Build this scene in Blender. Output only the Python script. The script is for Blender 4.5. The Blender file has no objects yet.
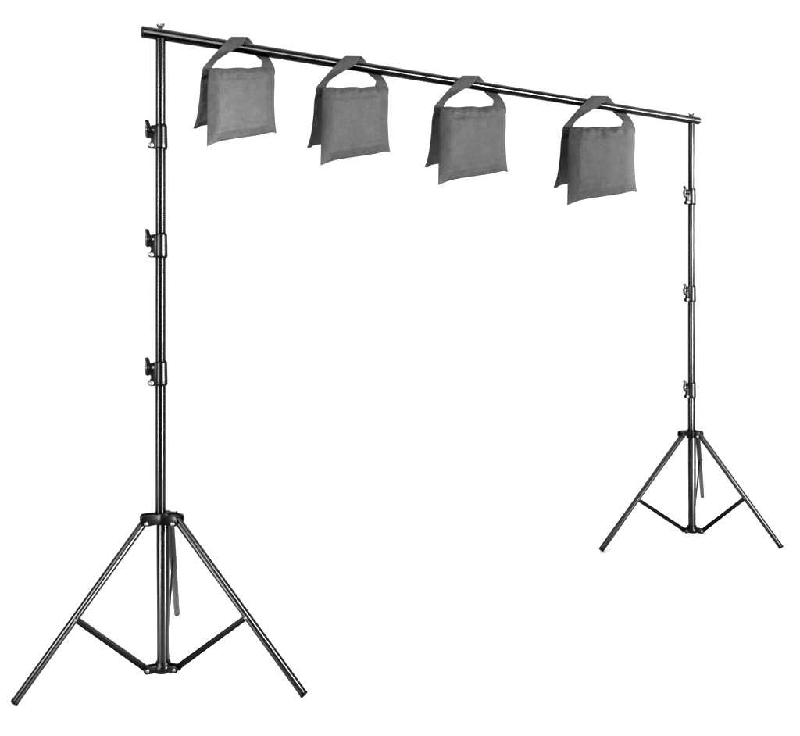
import bpy, bmesh, math, random
from mathutils import Vector, Matrix, noise

C = bpy.context.scene.collection
scn = bpy.context.scene
F = 800.0            # focal length, in pixels of the 800 px wide photograph
CX, HY, CH = 400.0, 277.0, 1.854   # principal column, horizon row, camera height


def at(px, py, Y):
    """world point at depth Y that the photograph shows at (px, py)"""
    return Vector(((px - CX) / F * Y, Y, CH - (py - HY) / F * Y))


def at_z(px, py, z):
    return at(px, py, F * (CH - z) / (py - HY))


# ------------------------------------------------------------------ materials
def new_mat(name):
    m = bpy.data.materials.new(name)
    m.use_nodes = True
    nt = m.node_tree
    return m, nt, nt.nodes['Principled BSDF']


def paint_mat(name, col, rough, spec, aniso=0.0, bump=0.0, scale=400.0):
    m, nt, b = new_mat(name)
    b.inputs['Base Color'].default_value = (col[0], col[1], col[2], 1)
    b.inputs['Specular IOR Level'].default_value = spec
    tc = nt.nodes.new('ShaderNodeTexCoord')
    n = nt.nodes.new('ShaderNodeTexNoise')
    n.inputs['Scale'].default_value = 3.0
    n.inputs['Detail'].default_value = 1.0
    nt.links.new(tc.outputs['Object'], n.inputs['Vector'])
    mr = nt.nodes.new('ShaderNodeMapRange')
    mr.inputs['To Min'].default_value = rough * 0.97
    mr.inputs['To Max'].default_value = rough * 1.03
    nt.links.new(n.outputs['Fac'], mr.inputs['Value'])
    nt.links.new(mr.outputs['Result'], b.inputs['Roughness'])
    if aniso:
        b.inputs['Anisotropic'].default_value = aniso
        t = nt.nodes.new('ShaderNodeTangent')
        t.direction_type = 'UV_MAP'
        t.uv_map = 'UVMap'
        nt.links.new(t.outputs['Tangent'], b.inputs['Tangent'])
    if bump:
        n2 = nt.nodes.new('ShaderNodeTexNoise')
        n2.inputs['Scale'].default_value = scale
        nt.links.new(tc.outputs['Object'], n2.inputs['Vector'])
        bp = nt.nodes.new('ShaderNodeBump')
        bp.inputs['Strength'].default_value = bump
        bp.inputs['Distance'].default_value = 0.002
        nt.links.new(n2.outputs['Fac'], bp.inputs['Height'])
        nt.links.new(bp.outputs['Normal'], b.inputs['Normal'])
    return m


M_TUBE = paint_mat('gloss_black_tube', (.00001, .00001, .00001), .32, .105, aniso=1.0)
M_LEG = paint_mat('gloss_black_leg', (.00001, .00001, .00001), .32, .105, aniso=1.0)
M_CAST = paint_mat('black_casting', (.00006, .00006, .00006), .28, .028, bump=.04, scale=250)
M_PLASTIC = paint_mat('black_plastic', (.00006, .00006, .00006), .34, .02, bump=.03, scale=300)
M_FLAT = paint_mat('satin_black_strip', (.00008, .00008, .00008), .45, .012)
M_REAR = paint_mat('black_tube_reflection_grey', (.0006, .0006, .0006), .42, .06)  # black rear leg; light it reflects is put into a lighter grey


def steel():
    m, nt, b = new_mat('bright_steel')
    b.inputs['Base Color'].default_value = (.03, .03, .03, 1)
    b.inputs['Metallic'].default_value = 1.0
    b.inputs['Roughness'].default_value = .45
    return m


M_STEEL = steel()


def fabric(name, col):
    m, nt, b = new_mat(name)
    N, L = nt.nodes, nt.links
    b.inputs['Roughness'].default_value = .92
    b.inputs['Specular IOR Level'].default_value = .02
    uv = N.new('ShaderNodeUVMap')
    uv.uv_map = 'UVMap'
    # woven threads: two crossed wave bands
    w1 = N.new('ShaderNodeTexWave'); w1.bands_direction = 'X'
    w2 = N.new('ShaderNodeTexWave'); w2.bands_direction = 'Y'
    for w in (w1, w2):
        w.inputs['Scale'].default_value = 20
        w.inputs['Distortion'].default_value = 1.6
        w.inputs['Detail'].default_value = 2
        w.inputs['Detail Scale'].default_value = 3
        L.new(uv.outputs['UV'], w.inputs['Vector'])
    mul = N.new('ShaderNodeMath'); mul.operation = 'ADD'
    L.new(w1.outputs['Fac'], mul.inputs[0]); L.new(w2.outputs['Fac'], mul.inputs[1])
    half = N.new('ShaderNodeMath'); half.operation = 'MULTIPLY'; half.inputs[1].default_value = .5
    L.new(mul.outputs[0], half.inputs[0])
    # slubs: stretched noise along either thread
    mp = N.new('ShaderNodeMapping'); mp.inputs['Scale'].default_value = (9, 75, 1)
    mp2 = N.new('ShaderNodeMapping'); mp2.inputs['Scale'].default_value = (75, 9, 1)
    n1 = N.new('ShaderNodeTexNoise'); n2 = N.new('ShaderNodeTexNoise')
    for mpp, n in ((mp, n1), (mp2, n2)):
        L.new(uv.outputs['UV'], mpp.inputs['Vector'])
        L.new(mpp.outputs['Vector'], n.inputs['Vector'])
        n.inputs['Scale'].default_value = 1
        n.inputs['Detail'].default_value = 3
    sl = N.new('ShaderNodeMath'); sl.operation = 'ADD'
    L.new(n1.outputs['Fac'], sl.inputs[0]); L.new(n2.outputs['Fac'], sl.inputs[1])
    tot = N.new('ShaderNodeMath'); tot.operation = 'MULTIPLY_ADD'
    tot.inputs[1].default_value = .75
    L.new(sl.outputs[0], tot.inputs[0]); L.new(half.outputs[0], tot.inputs[2])
    blot = N.new('ShaderNodeTexNoise'); blot.inputs['Scale'].default_value = 5; blot.inputs['Detail'].default_value = 5
    L.new(uv.outputs['UV'], blot.inputs['Vector'])
    tot2 = N.new('ShaderNodeMath'); tot2.operation = 'MULTIPLY_ADD'; tot2.inputs[1].default_value = .35
    L.new(blot.outputs['Fac'], tot2.inputs[0]); L.new(tot.outputs[0], tot2.inputs[2])
    ramp = N.new('ShaderNodeMapRange')
    ramp.inputs['From Min'].default_value = .85
    ramp.inputs['From Max'].default_value = 2.25
    ramp.inputs['To Min'].default_value = .20
    ramp.inputs['To Max'].default_value = 1.84
    L.new(tot2.outputs[0], ramp.inputs['Value'])
    mx = N.new('ShaderNodeVectorMath'); mx.operation = 'SCALE'
    mx.inputs[0].default_value = col
    L.new(ramp.outputs['Result'], mx.inputs['Scale'])
    L.new(mx.outputs['Vector'], b.inputs['Base Color'])
    bp = N.new('ShaderNodeBump')
    bp.inputs['Strength'].default_value = .35
    bp.inputs['Distance'].default_value = .002
    L.new(tot2.outputs[0], bp.inputs['Height'])
    L.new(bp.outputs['Normal'], b.inputs['Normal'])
    return m


M_BAG = fabric('grey_woven_polyester', (.0100, .0100, .0100))
M_STRAP = fabric('grey_webbing', (.0069, .0069, .0069))


def floor_mat():
    m, nt, b = new_mat('white_studio_paper')
    n = nt.nodes.new('ShaderNodeTexNoise')
    n.inputs['Scale'].default_value = 3
    r = nt.nodes.new('ShaderNodeMapRange')
    r.inputs['To Min'].default_value = .41
    r.inputs['To Max'].default_value = .44
    nt.links.new(n.outputs['Fac'], r.inputs['Value'])
    nt.links.new(r.outputs['Result'], b.inputs['Base Color'])
    b.inputs['Roughness'].default_value = .9
    b.inputs['Specular IOR Level'].default_value = .1
    return m


# ------------------------------------------------------------------ mesh helpers
def frame(d):
    d = d.normalized()
    up = Vector((0, 0, 1)) if abs(d.z) < .95 else Vector((0, -1, 0))
    a = d.cross(up).normalized()
    b = a.cross(d).normalized()
    return d, a, b


def link(name, bm, mat, parent=None, smooth=True, origin=None):
    me = bpy.data.meshes.new(name)
    bm.normal_update()
    bm.to_mesh(me)
    bm.free()
    me.materials.append(mat)
    if smooth:
        for p in me.polygons:
            p.use_smooth = True
    o = bpy.data.objects.new(name, me)
    C.objects.link(o)
    if parent is not None:
        o.parent = parent
        o.matrix_parent_inverse = Matrix.Identity(4)
        q = parent
        off = Vector((0, 0, 0))
        while q is not None:
            off += q.location
            q = q.parent
        me.transform(Matrix.Translation(-off))
    return o


def sharpen(o, deg=40):
    """keep hard edges crisp under smooth shading"""
    bm = bmesh.new()
    bm.from_mesh(o.data)
    for e in bm.edges:
        if len(e.link_faces) == 2 and e.calc_face_angle(0) > math.radians(deg):
            e.smooth = False
    bm.to_mesh(o.data)
    bm.free()
    return o


def uv_layer(bm):
    l = bm.loops.layers.uv
    return l['UVMap'] if 'UVMap' in l else l.new('UVMap')


def lathe(bm, p0, axis, prof, seg=40, cap=True):
    """profile [(distance along axis, radius)...] turned round the axis; UV u runs ALONG the axis"""
    d, a, b = frame(axis)
    uvl = uv_layer(bm)
    rings = []
    for t, r in prof:
        rings.append([bm.verts.new(p0 + d * t + (a * math.cos(2 * math.pi * k / seg) + b * math.sin(2 * math.pi * k / seg)) * r)
                      for k in range(seg)])
    for i in range(len(rings) - 1):
        for k in range(seg):
            k2 = (k + 1) % seg
            f = bm.faces.new((rings[i][k], rings[i][k2], rings[i + 1][k2], rings[i + 1][k]))
            us = (prof[i][0], prof[i][0], prof[i + 1][0], prof[i + 1][0])
            vs = (k, k + 1, k + 1, k)
            for lp, u, v in zip(f.loops, us, vs):
                lp[uvl].uv = (u, v / seg * .2)
    if cap:
        for ring, rev in ((rings[0], True), (rings[-1], False)):
            f = bm.faces.new(ring[::-1] if rev else ring)
            for lp in f.loops:
                q = lp.vert.co - p0
                lp[uvl].uv = (q.dot(a), q.dot(b))


def tube_prof(L, r, c=.002):
    return [(0, r - c), (c, r), (L - c, r), (L, r - c)]


def tube(p0, p1, r, seg=40, bm=None):
    bm = bm or bmesh.new()
    lathe(bm, p0, p1 - p0, tube_prof((p1 - p0).length, r), seg)
    return bm


def prism(bm, pts2, origin, ax, ay, az, t0, t1, bevel=.0, seg=2):
    """outline pts2 in the plane (ax, ay), extruded along az from t0 to t1"""
    vs0 = [bm.verts.new(origin + ax * x + ay * y + az * t0) for x, y in pts2]
    vs1 = [bm.verts.new(origin + ax * x + ay * y + az * t1) for x, y in pts2]
    n = len(pts2)
    fs = [bm.faces.new(vs0[::-1]), bm.faces.new(vs1)]
    for i in range(n):
        j = (i + 1) % n
        fs.append(bm.faces.new((vs0[i], vs0[j], vs1[j], vs1[i])))
    bmesh.ops.recalc_face_normals(bm, faces=fs)
    if bevel:
        ed = {e for f in fs[:2] for e in f.edges}
        bmesh.ops.bevel(bm, geom=list(ed), offset=bevel, segments=seg, affect='EDGES', profile=.5)


def empty(name, loc, label, cat, group=None):
    o = bpy.data.objects.new(name, None)
    o.empty_display_size = .1
    C.objects.link(o)
    o.location = loc
    o['label'] = label
    o['category'] = cat
    if group:
        o['group'] = group
    return o


def circ(cx, cy, r, n, a0=0, a1=360):
    return [(cx + r * math.cos(math.radians(a0 + (a1 - a0) * k / n)), cy + r * math.sin(math.radians(a0 + (a1 - a0) * k / n)))
            for k in range(n + (0 if a1 - a0 == 360 else 1))]


X_, Y_, Z_ = Vector((1, 0, 0)), Vector((0, 1, 0)), Vector((0, 0, 1))

# ------------------------------------------------------------------ crossbar line
YL, YR = F / 213.0, F / 138.0
BL = at(160.0, 34.6, YL)
BR = at(691.5, 120.6, YR)
BR.z = BL.z
BDIR = (BR - BL).normalized()
BPERP = Vector((BDIR.y, -BDIR.x, 0))      # points to the camera side
BAR_R = .0268


def bar_depth(px):
    t = (px - 160.0) / (691.5 - 160.0)
    return 1.0 / ((1 - t) / YL + t / YR)


# ------------------------------------------------------------------ stands
def make_collar(root, c, axis_x, r_up, k=1.0):
    """clamp collar centred at c: body, ear, lower pinch bolt, wing knob"""
    H = .118
    bm = bmesh.new()
    R = .0278
    lathe(bm, c + Vector((axis_x, 0, -H / 2)), Z_,
          [(0, R - .006), (.002, R - .002), (.006, R), (.012, R + .0008), (.030, R + .0004), (H - .02, R - .001), (H - .010, R - .001),
           (H - .004, R - .0025), (H - .001, R - .006), (H, r_up + .0015)], 40)
    col = sharpen(link('collar', bm, M_CAST, root), 50)
    # ear on the left of the body, a flattened lug that carries both screws
    d = Vector((-.93, -.37, 0)).normalized()
    n = Vector((d.y, -d.x, 0))            # across the ear
    if n.y > 0:
        n = -n
    bm = bmesh.new()
    pts = [(.018, -.057), (.044, -.057), (.054, -.053), (.058, -.044), (.054, -.034), (.046, -.028), (.043, -.016), (.047, -.004), (.050, .034),
           (.042, .050), (.020, .055)]
    prism(bm, pts, c, d, Z_, n, -.015, .015, .003)
    sharpen(link('clamp_ear', bm, M_CAST, col), 35)
    # pinch bolt at the bottom of the ear
    bm = bmesh.new()
    pb = c + d * .044 + Z_ * -.043 + n * .013
    lathe(bm, pb, n, [(0, .0115), (.006, .0115), (.008, .009), (.0082, .0052), (.005, .0045)], 20)
    sharpen(link('bolt', bm, M_STEEL, col), 40)
    # wing knob: boss, two unequal wings, screw end
    kc = c + d * .050 + Z_ * .029
    bm = bmesh.new()
    lathe(bm, kc - d * .008, d, [(-.012, .018), (-.006, .021), (.008, .0215), (.015, .019), (.019, .014), (.021, .008)], 24)
    wing = [(-.009, -.010), (-.013, -.028), (-.010, -.041), (-.002, -.046), (.006, -.042), (.010, -.030), (.011, -.012), (.0125, .004), (.009, .020),
            (.007, .032), (.010, .048), (.0115, .058), (.008, .064), (.002, .0645), (-.004, .060), (-.006, .050), (-.009, .036), (-.012, .018)]
    side = (n * .75 + d * .66).normalized()
    across = Z_.cross(side).normalized()
    wing = [(x * 1.15, y * .78 - .002) for x, y in wing]
    prism(bm, wing, kc + d * .008, -n * .35 + d * .94, Z_, (n * .94 + d * .35), -.009, .009, .004)
    kn = sharpen(link('wing_knob', bm, M_PLASTIC, col), 40)
    bm = bmesh.new()
    lathe(bm, kc + d * .010 + (n * .94 + d * .35) * .006, (n * .94 + d * .35), [(0, .0052), (.0035, .0052), (.005, .004), (.0055, .001)], 16)
    link('screw', bm, M_STEEL, kn)
    return col


def make_stand(label, Yp, px_top, px_low, ground_px, feet, tops, joints, collars, hub_y, tube_rs, low_r):
    s = F / Yp
    base = Vector(((px_low - CX) / s, Yp, 0))
    root = empty('backdrop_stand', base, label, 'light stand', 'telescopic stands at the two ends of the crossbar')
    zz = lambda py: CH - (py - HY) / s
    xt = (px_top - CX) / s
    top = BL.z - BAR_R + .004
    zc = [zz(y) for y in collars]                 # top to bottom
    # telescopic sections, each running a little way down into the next
    lim = [top] + zc + [zz(hub_y)]
    for i in range(4):
        p1 = Vector((xt, Yp, lim[i]))
        p0 = Vector((xt, Yp, lim[i + 1] - (.03 if i < 3 else -.0)))
        link('tube', tube(p0, p1, tube_rs[i]), M_TUBE, root)
    for i, z in enumerate(zc):
        make_collar(root, Vector((xt, Yp, z)), .0035, tube_rs[i])
    zh = zz(hub_y)
    zlow = .030
    bm = tube(Vector((base.x, Yp, zlow)), Vector((base.x, Yp, zh - .01)), low_r)
    link('lower_tube', bm, M_TUBE, root)
    ax = Vector((base.x, Yp, 0))
    # foot positions, leg tops
    FT = [at_z(px, py, .017) for px, py in feet]
    TP = [at(px, py, Yp + dy) for (px, py, dy) in tops]
    # upper hub: three-armed casting
    bm = bmesh.new()
    lathe(bm, Vector((base.x, Yp, zh - .024)), Z_, [(0, low_r + .001), (.001, low_r + .008), (.010, low_r + .010), (.046, low_r + .009), (.052, low_r + .006),
                                                   (.054, tube_rs[3] + .001)], 36)
    for ti, t in enumerate(TP):
        hs = .45 if ti == 2 else 1.0
        v = Vector((t.x - base.x, t.y - Yp, 0))
        L = v.length
        d = v.normalized()
        n = Vector((-d.y, d.x, 0))
        o = Vector((base.x, Yp, zh))
        for sgn in (-1, 1):
            pts = [(low_r * .6, -.020), (L - .004, -.025), (L + .010, -.020), (L + .017, -.008), (L + .017, .012), (L + .010, .024), (L - .01, .026), (low_r * .6, .024)]
            pts = [(x, min(y, .024 * hs)) for x, y in pts] if hs < 1 else pts
            if sgn < 0:
                prism(bm, pts, o, d, Z_, n, -.0285, -.0210, .0025)
            else:
                prism(bm, pts, o, d, Z_, n, .0210, .0285, .0025)
        pts = [(low_r * .6, .006 * hs), (L + .006, .006 * hs), (L + .012, .012 * hs), (L + .012, .018 * hs), (L, .0205 * hs), (low_r * .6, .020 * hs)]
        prism(bm, pts, o, d, Z_, n, -.0205, .0205, .002)
    hub = sharpen(link('leg_hub', bm, M_CAST, root), 35)
    for t in TP:
        v = Vector((t.x - base.x, t.y - Yp, 0)); d = v.normalized(); n = Vector((-d.y, d.x, 0))
        if n.y > 0:
            n = -n
        bm = bmesh.new()
        pc = Vector((t.x, t.y, zh - .010)) + n * .028 - d * .006
        lathe(bm, pc, n, [(0, .0108), (.003, .0108), (.006, .0092), (.0085, .006), (.0098, .002), (.0099, .0005)], 20)
        sharpen(link('bolt', bm, M_STEEL, hub), 50)
    # legs with plugged ends
    legs = []
    for i, (t, f) in enumerate(zip(TP, FT)):
        d = (f - t).normalized()
        rear = i == 2
        r = .0185 if not rear else .0165
        o = link('leg', tube(t - d * .012, f - d * .012, r, 32), M_REAR if rear else M_LEG, root)
        if rear:
            o['label'] = 'black rear leg behind the pole, coloured dark grey for reflected light'
        bm = bmesh.new()
        lathe(bm, f - d * .0125, d, [(0, r - .0008), (.004, r + .0004), (.010, r + .0002), (.013, r - .003), (.0135, r - .006)], 28)
        link('foot_plug', bm, M_PLASTIC, o)
        legs.append(o)
    # lower spreader hub
    zs = .030
    bm = bmesh.new()
    lathe(bm, Vector((base.x, Yp, .006)), Z_, [(0, low_r + .002), (.001, low_r + .010), (.008, low_r + .012), (.030, low_r + .012), (.036, low_r + .008),
                                              (.042, low_r + .006), (.048, low_r + .004), (.049, low_r + .0005)], 36)
    ends = []
    for i, f in enumerate(FT):
        t = TP[i]
        jx, jy = joints[i]
        # joint point on the leg: parameter where the leg meets the joint's row in the photograph
        best, bt = 1e9, .5
        for q in range(1, 400):
            p = t.lerp(f, q / 400)
            y_ = HY - (p.z - CH) / p.y * F
            x_ = CX + p.x / p.y * F
            e = (y_ - jy) ** 2 + (x_ - jx) ** 2 * .3
            if e < best:
                best, bt = e, q / 400
        J = t.lerp(f, bt)
        v = Vector((J.x - base.x, J.y - Yp, 0)); d = v.normalized(); n = Vector((-d.y, d.x, 0))
        if n.y > 0:
            n = -n
        RA = .074
        o = Vector((base.x, Yp, zs))
        for a, b_ in ((-.018, -.012), (.012, .018)):
            pts = [(low_r * .6, -.018), (RA, -.020), (RA + .012, -.016), (RA + .018, -.004), (RA + .016, .008), (RA + .004, .016), (RA - .012, .014),
                   (low_r * .6, .012)]
            prism(bm, pts, o, d, Z_, n, a, b_, .002)
        ends.append((J, d, n, o + d * RA))
    sp = sharpen(link('spreader_hub', bm, M_CAST, root), 35)
    for i, (J, d, n, E) in enumerate(ends):
        bm = bmesh.new()
        lathe(bm, E + n * .0178, n, [(0, .0088), (.003, .0088), (.0055, .0075), (.0075, .0045), (.0085, .001)], 18)
        sharpen(link('bolt', bm, M_STEEL, sp), 50)
        # flat brace between the spreader hub and the leg, rounded ends
        Jp = J + n * .004 * 0
        w = (Jp - E)
        L = w.length
        ux = w.normalized()
        uz = n.cross(ux).normalized()
        if uz.z < 0:
            uz = -uz
        hw = .0150 if i < 2 else .011
        pts = circ(0, 0, hw, 8, 90, 270) + circ(L - .004, 0, hw * .9, 8, -90, 90)
        bm = bmesh.new()
        prism(bm, pts, E, ux, uz, n, -.0045, .0045, .0012)
        br = sharpen(link('brace', bm, M_FLAT, root), 50)
        # rivet where the brace meets the leg
        bm = bmesh.new()
        lathe(bm, J + n * .0170, n, [(0, .0066), (.003, .0066), (.005, .0055), (.0068, .003), (.0074, .0006)], 16)
        link('rivet', bm, M_STEEL, br)
    # threaded stud through the bar with its wing nut
    bm = bmesh.new()
    zb = BL.z + BAR_R
    pc = Vector((xt, Yp, zb))
    lathe(bm, pc - Z_ * .012, Z_, [(0, .0055)] + [(.002 + .0024 * i, .0055 if i % 2 else .0046) for i in range(14)] + [(.0375, .003)], 16)
    st = link('stud', bm, M_STEEL, root)
    bm = bmesh.new()
    lathe(bm, pc + Z_ * .0005, Z_, [(0, .0105), (.006, .0105), (.012, .008), (.0125, .006)], 18)
    for sg in (-1, 1):
        pts = [(.006 * sg, .002), (.013 * sg, .004), (.019 * sg, .012), (.0205 * sg, .021), (.0165 * sg, .0245), (.012 * sg, .020), (.006 * sg, .010)]
        prism(bm, pts, pc, Vector((.96, -.28, 0)), Z_, Vector((.28, .96, 0)), -.0028, .0028, .0012)
    sharpen(link('wing_nut', bm, M_CAST, st), 40)
    return root


make_stand('large black telescopic stand nearest the viewer, holding up the near left end of the crossbar', YL, 160.6, 163.0, 671,
           [(13.9, 703.4), (304.7, 695.4), (177, 613.5)],
           [(144.2, 522.4, -.035), (177.6, 520.4, -.035), (170.7, 522.8, .068)],
           [(77, 619), (244, 617), (176, 557)],
           [137.0, 245.6, 373.3], 518.0, [.0222, .0226, .0230, .0234], .0292)
make_stand('smaller looking black telescopic stand farther away, holding up the far right end of the crossbar', YR, 691.4, 692.0, 532,
           [(600.9, 550.2), (781.6, 548.0), (702.4, 496.5)],
           [(682.0, 436.2, -.04), (699.8, 435.0, -.04), (697.9, 437.0, .068)],
           [(638, 499), (744, 498), (700.5, 459.5)],
           [196.8, 293.8, 390.2], 433.6, [.0226, .0232, .0238, .0246], .0275)

# ------------------------------------------------------------------ crossbar
pl = BL - BDIR * .082
pr = BR + BDIR * .075
bar = empty('crossbar', (pl + pr) / 2, 'long glossy black crossbar spanning the two stands with four sandbags hung on it', 'crossbar')
Lb = (pr - pl).length
bm = bmesh.new()
lathe(bm, pl, BDIR, [(0, BAR_R - .001), (.001, BAR_R), (Lb - .001, BAR_R), (Lb, BAR_R - .001)], 56)
link('bar_tube', bm, M_TUBE, bar)
for p, d in ((pl, -BDIR), (pr, BDIR)):
    bm = bmesh.new()
    lathe(bm, p - d * .006, d, [(0, BAR_R - .002), (.0062, BAR_R - .002), (.008, BAR_R - .0035), (.009, BAR_R - .007), (.0075, BAR_R - .012)], 40)
    sharpen(link('end_cap', bm, M_PLASTIC, bar), 50)


# ------------------------------------------------------------------ sandbags
def resample(pts, n):
    pts = [Vector(p) for p in pts]
    # smooth with Catmull-Rom, then equal steps
    dense = []
    for i in range(len(pts) - 1):
        p0 = pts[max(i - 1, 0)]; p1 = pts[i]; p2 = pts[i + 1]; p3 = pts[min(i + 2, len(pts) - 1)]
        for k in range(12):
            t = k / 12
            dense.append(.5 * ((2 * p1) + (p2 - p0) * t + (2 * p0 - 5 * p1 + 4 * p2 - p3) * t * t + (3 * p1 - p0 - 3 * p2 + p3) * t ** 3))
    dense.append(pts[-1])
    acc = [0]
    for a, b in zip(dense, dense[1:]):
        acc.append(acc[-1] + (b - a).length)
    out = []
    j = 0
    for k in range(n + 1):
        s = acc[-1] * k / n
        while j < len(acc) - 2 and acc[j + 1] < s:
            j += 1
        q = (s - acc[j]) / max(acc[j + 1] - acc[j], 1e-9)
        out.append(dense[j].lerp(dense[j + 1], min(max(q, 0), 1)))
    return out


def coons(top, right, bottom, left, n):
    """top/bottom run left to right, left/right run top to bottom"""
    T, R, B, L = (resample(e, n) for e in (top, right, bottom, left))
    g = []
    for j in range(n + 1):
        v = j / n
        row = []
        for i in range(n + 1):
            u = i / n
            p = T[i] * (1 - v) + B[i] * v + L[j] * (1 - u) + R[j] * u \
                - (T[0] * (1 - u) * (1 - v) + T[n] * u * (1 - v) + B[0] * (1 - u) * v + B[n] * u * v)
            row.append(p)
        g.append(row)
    return g


def box_prof(t, p):
    return max(0.0, 1 - abs(2 * t - 1) ** p)


def ramp01(t):
    t = min(max(t, 0.0), 1.0)
    return math.sin(t * math.pi / 2) ** .9


def make_bag(label, ox, oy, seed):
    ridge_px = 239.5 + ox
    Yb = bar_depth(ridge_px)
    k = Yb / bar_depth(239.5)

    def W(zx, zy, w):          # drawing coordinates (quarter pixels, first bag) and depth offset in metres
        return at(100 + zx / 4 + ox, zy / 4 + oy, Yb + w * k)

    org = W(558, 560, .02)
    root = empty('sandbag', org, label, 'sandbag', 'grey saddle sandbags hung along the crossbar')
    N = 56
    rnd = random.Random(seed)
    so = Vector((seed * 7.3, seed * 3.1, 0))

    def fold(u):                                   # depth of the fold line along the bag: left end nearer
        return -.062 + .124 * u

    def pouch(name, g, base_w, front_b, rear_b, wr):
        bm = bmesh.new()
        uvl = uv_layer(bm)
        grids = []
        for side in (0, 1):
            rows = []
            for j in range(N + 1):
                v = j / N
                row = []
                for i in range(N + 1):
                    u = i / N
                    edge = i in (0, N) or j in (0, N)
                    if side == 1 and edge:
                        row.append(grids[0][j][i]); continue
                    p = g[j][i]
                    fu = ramp01(u / .22) * ramp01((1 - u) / .13)
                    fv = ramp01((v + .02) / .16) * ramp01((1 - v) / .30)
                    m = fu * fv
                    q = Vector((u * 3.0, v * 3.0, 0)) + so
                    wrk = noise.fractal(q * 1.1, 1.0, 2.0, 3) * .007
                    # puckers gathered under the top seam, and pulls running in from the corners
                    puck = math.exp(-(v / .09) ** 2) * (noise.noise(Vector((u * 13, v * 2.2, 1)) + so)) * .040
                    puck += math.exp(-((v - .13) / .035) ** 2) * -.018 * (1 + noise.noise(Vector((u * 5, 3, seed))))
                    seam = -.0028 * math.exp(-((v - .84 - .01 * math.sin(u * 7)) / .012) ** 2) + .003 * math.exp(-((v - .875) / .016) ** 2)
                    hem = .003 * math.exp(-((u - .035) / .012) ** 2) + .003 * math.exp(-((u - .965) / .012) ** 2)
                    fine = noise.fractal(Vector((u * 9, v * 9, 2)) + so, 1.0, 2.0, 3) * .0030
                    amp = min(1, min(u, 1 - u, v, 1 - v) * 14)
                    d = m * (front_b if side == 0 else rear_b)
                    extra = (wrk + puck + seam + hem + fine) * amp * wr
                    if side == 0:
                        w = base_w(u, v) - d - extra
                    else:
                        w = base_w(u, v) + d + extra * .6
                    row.append(bm.verts.new(W(p.x, p.y, w)))
                rows.append(row)
            grids.append(rows)
        for side, rows in enumerate(grids):
            for j in range(N):
                for i in range(N):
                    vs = (rows[j][i], rows[j + 1][i], rows[j + 1][i + 1], rows[j][i + 1])
                    f = bm.faces.new(vs if side == 0 else vs[::-1])
                    idx = ((i, j), (i, j + 1), (i + 1, j + 1), (i + 1, j))
                    for lp, (a, b) in zip(f.loops, idx if side == 0 else idx[::-1]):
                        lp[uvl].uv = (a / N, b / N)
        bmesh.ops.recalc_face_normals(bm, faces=bm.faces)
        return link(name, bm, M_BAG, root)

    # outlines: the left side of each pouch hangs lower than the right
    gf = coons([(438, 274), (470, 271), (520, 275), (560, 270), (605, 274), (640, 268), (697, 280)],
               [(697, 280), (699, 330), (697, 400), (699, 460), (702, 500), (707, 534)],
               [(427, 586), (446, 578), (476, 567), (520, 558), (580, 549), (640, 540), (686, 530), (707, 534)],
               [(438, 274), (432, 320), (430, 390), (429, 470), (428, 540), (427, 586)], N)
    gb = coons([(410, 284), (480, 280), (560, 280), (640, 282), (668, 288)],
               [(668, 288), (666, 330), (660, 400), (658, 480)],
               [(372, 514), (388, 514), (412, 503), (520, 492), (600, 486), (658, 480)],
               [(410, 284), (402, 325), (398, 385), (390, 450), (381, 490), (372, 514)], N)
    pouch('front_pouch', gf, lambda u, v: fold(u) - .026 - .030 * v - .045 * v ** 5, .090, .030, 1.0)
    pouch('back_pouch', gb, lambda u, v: fold(u) + .060 + .085 * v, .012, .070, 1.0)
    # saddle: cloth joining both pouches over the top
    bm = bmesh.new()
    uvl = uv_layer(bm)
    n, mth = 40, 10
    rows = []
    for j in range(mth + 1):
        v = j / mth
        row = []
        for i in range(n + 1):
            u = i / n
            a, b = gf[1][round(u * N)], gb[1][round(u * N)]
            x = a.x * (1 - v) + b.x * v
            y = a.y * (1 - v) + b.y * v - 7 * math.sin(math.pi * v)
            w = fold(u) + (-.032 * (1 - v) + .056 * v) + .006 * noise.noise(Vector((u * 9, v * 2, seed)))
            row.append(bm.verts.new(W(x, y, w)))
        rows.append(row)
    for j in range(mth):
        for i in range(n):
            f = bm.faces.new((rows[j][i], rows[j][i + 1], rows[j + 1][i + 1], rows[j + 1][i]))
            for lp, (a, b) in zip(f.loops, ((i, j), (i + 1, j), (i + 1, j + 1), (i, j + 1))):
                lp[uvl].uv = (a / n, b / mth * .25)
    sd = link('saddle', bm, M_BAG, root)
    so_ = sd.modifiers.new('thick', 'SOLIDIFY'); so_.thickness = .004; so_.offset = 0
    # handle strap, carried over the bar: (outer edge, inner edge, offset from the bar or from the fold)
    def bd(zx):
        return (bar_depth(100 + zx / 4 + ox) - Yb) / k
    r = BAR_R / k
    ST = [((408, 302), (444, 302), ('f', .0)), ((411, 272), (451, 266), ('f', .004)), ((433, 246), (471, 239), ('f', -.010)),
          ((473, 200), (516, 210), ('b', -r - .016)), ((497, 174), (545, 195), ('b', -r - .013)), ((511, 160), (569, 180), ('b', -r - .004)),
          ((525, 149), (586, 150), ('b', -.006)), ((546, 152), (600, 157), ('b', r * .72)), ((570, 172), (615, 177), ('b', r + .010)),
          ((594, 196), (640, 200), ('b', r + .014)), ((619, 219), (665, 220), ('b', r + .012)), ((648, 245), (686, 247), ('f', .006)), ((644, 268), (699, 277), ('f', -.006)),
          ((646, 292), (699, 300), ('f', -.024))]
    A = []; B = []
    for (a, b, (mode, off)) in ST:
        for e, lst in ((a, A), (b, B)):
            if mode == 'b':
                w = bd(e[0]) + off
            else:
                w = fold((e[0] - 430) / 267) + off
            lst.append((e[0] * .001, e[1] * .001, w))
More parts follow.
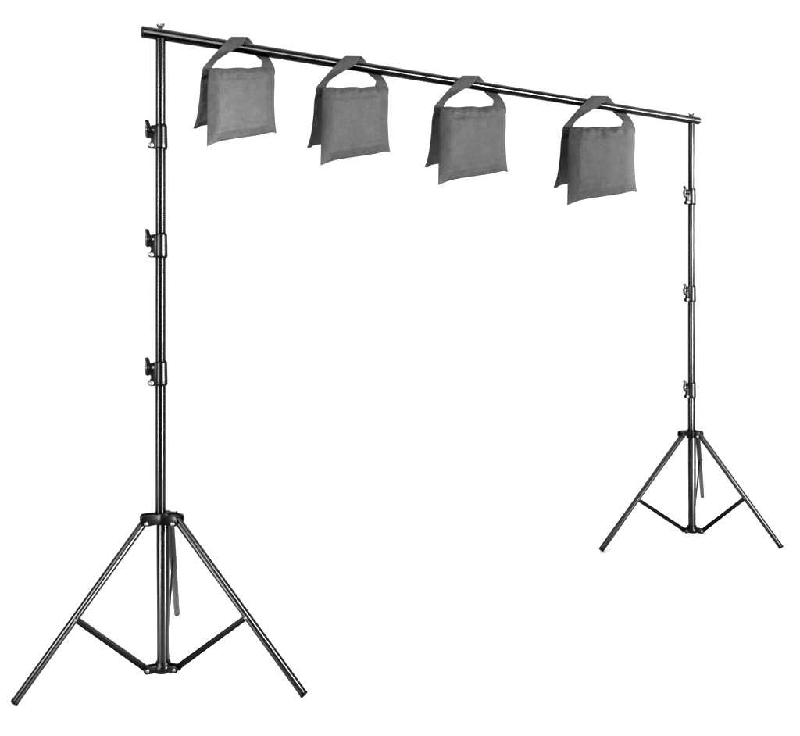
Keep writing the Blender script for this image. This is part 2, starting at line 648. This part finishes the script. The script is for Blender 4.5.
    n = 60
    A = resample(A, n); B = resample(B, n)
    bm = bmesh.new()
    uvl = uv_layer(bm)
    mm = 8
    rows = []
    for j in range(n + 1):
        row = []
        for i in range(mm + 1):
            u = i / mm
            p = A[j].lerp(B[j], u)
            curl = .0025 * math.sin(math.pi * u) + .002 * noise.noise(Vector((u * 2, j * .2, seed)))
            row.append(bm.verts.new(W(p.x * 1000, p.y * 1000, p.z - curl)))
        rows.append(row)
    for j in range(n):
        for i in range(mm):
            f = bm.faces.new((rows[j][i], rows[j][i + 1], rows[j + 1][i + 1], rows[j + 1][i]))
            for lp, (a, b) in zip(f.loops, ((i, j), (i + 1, j), (i + 1, j + 1), (i, j + 1))):
                lp[uvl].uv = (a / mm * .22, b / n * 1.1)
    sp = link('handle_strap', bm, M_STRAP, root)
    so_ = sp.modifiers.new('thick', 'SOLIDIFY'); so_.thickness = .005; so_.offset = 0
    return root


make_bag('grey cloth sandbag hung on the crossbar beside the large near stand', 0, 0, 1)
make_bag('grey cloth sandbag hung on the crossbar, second from the large near stand', 113.7, 19.2, 2)
make_bag('grey cloth sandbag hung on the crossbar, second from the small far stand', 231.3, 38.8, 3)
make_bag('grey cloth sandbag hung on the crossbar beside the small far stand', 360.3, 59.0, 4)

# ------------------------------------------------------------------ floor
bm = bmesh.new()
S = 60
vs = [bm.verts.new((x, y, 0)) for x, y in ((-S, 2.6), (S, 2.6), (S, 2 * S), (-S, 2 * S))]
bm.faces.new(vs)
fl = link('floor', bm, floor_mat(), smooth=False)
fl['kind'] = 'structure'

# ------------------------------------------------------------------ world: white studio surround ahead, dark studio behind the camera
w = bpy.data.worlds.new('World')
scn.world = w
w.use_nodes = True
nt = w.node_tree
bg = nt.nodes['Background']
tc = nt.nodes.new('ShaderNodeTexCoord')
sx = nt.nodes.new('ShaderNodeSeparateXYZ')
nt.links.new(tc.outputs['Generated'], sx.inputs['Vector'])
def smooth(sock, a, b, t0, t1):
    mr = nt.nodes.new('ShaderNodeMapRange')
    mr.interpolation_type = 'SMOOTHSTEP'
    for k_, v_ in (('From Min', a), ('From Max', b), ('To Min', t0), ('To Max', t1)):
        mr.inputs[k_].default_value = v_
    nt.links.new(sock, mr.inputs['Value'])
    return mr.outputs['Result']


add = nt.nodes.new('ShaderNodeMath')
nt.links.new(smooth(sx.outputs['Y'], -.1, .45, .03, 1.25), add.inputs[0])     # white surround ahead
nt.links.new(smooth(sx.outputs['Z'], .62, .85, 0, 4.2), add.inputs[1])        # bright zenith added to whiten the floor
nt.links.new(add.outputs[0], bg.inputs['Strength'])
bg.inputs['Color'].default_value = (1, 1, 1, 1)


def area(name, loc, target, sx_, sy_, power, spread=180):
    l = bpy.data.lights.new(name, 'AREA')
    l.shape = 'RECTANGLE'
    l.size, l.size_y = sx_, sy_
    l.energy = power
    l.spread = math.radians(spread)
    o = bpy.data.objects.new(name, l)
    C.objects.link(o)
    o.location = loc
    o.rotation_euler = (Vector(target) - Vector(loc)).to_track_quat('-Z', 'Y').to_euler()
    return o


def rad(L, a, b, spread=180):
    """power of a panel with radiance L on its axis; a honeycomb grid (spread) concentrates the light"""
    p = L * a * b * math.pi
    if spread < 180:
        h = math.radians(spread) / 2
        p *= (math.tan(h) - h) / math.tan(h)
    return p


LS, RS = Vector((-1.12, YL, 0)), Vector((2.116, YR, 0))


def strip(name, stand, az, R, wdt, L, aside=0.0, grid=27, top=1.0, top_grid=27):
    """gridded strip box standing on the floor, turned to one stand; az = bearing from the stand, from -Y towards +X"""
    p = stand + Vector((math.sin(math.radians(az)), -math.cos(math.radians(az)), 0)) * R
    for z, tz in ((.75, .75), (2.15, 2.0), (3.55, 2.75)):      # three heads, each turned to its own stretch of the pole
        q, gr = (L * top, top_grid) if z > 3 else (L, grid)
        area(name, (p.x, p.y, z), (stand.x + aside, stand.y + aside * .4, tz), wdt, 1.39, rad(q, wdt, 1.39, gr), gr)


strip('strip_box', LS, 58.6, 3.6, .85, 4200, -.50, 25, .18, 23)
strip('strip_box', LS, -35.4, 3.3, .75, 480, 0, 30, .55, 80)
strip('strip_box', RS, 22, 3.7, 1.0, 2000)
strip('strip_box', RS, -50, 5.6, 1.1, 380)
# unseen fill lamp added from the left to lighten the bags' rear flaps
area('fill_panel', (-1.5, .2, 2.6), (.10, 4.5, 2.42), .9, .9, rad(700, .9, .9, 25), 25)
# small lamps added to put a streak on the front legs' upper sides
for p, t in (((-2.71, .54, 1.54), (-1.43, 3.58, .37)), ((1.16, 1.81, 2.71), (-.73, 3.62, .37)),
             ((2.98, 2.57, 2.03), (2.37, 5.59, .37))):
    area('added_leg_light', p, t, .36, .6, rad(3300, .36, .6, 19), 19)

# five gridded panels in a row in front of the bar, each turned to its own stretch of the bar
for k in range(5):
    P = BL.lerp(BR, k / 4)
    V = (Vector((0, 0, CH)) - P).normalized()
    c = -V.dot(BDIR)
    e = math.radians(-7)
    Ldir = BDIR * c + (BPERP * math.cos(e) + Z_ * math.sin(e)) * math.sqrt(1 - c * c)
    area('bar_panel', P + Ldir * 5.0, P - Z_ * .12, 1.3, .5, rad((800, 1500, 1900, 1350, 1200)[k], 1.3, .42, 36), 36)

# ------------------------------------------------------------------ camera
cam = bpy.data.cameras.new('camera')
cam.sensor_fit = 'HORIZONTAL'
cam.sensor_width = 36
cam.lens = 36 * F / 800
cam.shift_y = -(368 - HY) / 800
cam.clip_start = .05
cam.clip_end = 500
co = bpy.data.objects.new('camera', cam)
C.objects.link(co)
co.location = (0, 0, CH)
co.rotation_euler = (math.radians(90), 0, 0)
scn.camera = co
scn.view_settings.view_transform = 'Standard'
scn.view_settings.look = 'None'
scn.view_settings.exposure = 0
scn.render.engine = 'CYCLES'
scn.cycles.use_denoising = True
scn.cycles.denoiser = 'OPENIMAGEDENOISE'
scn.cycles.use_adaptive_sampling = False
scn.cycles.filter_width = 1.6
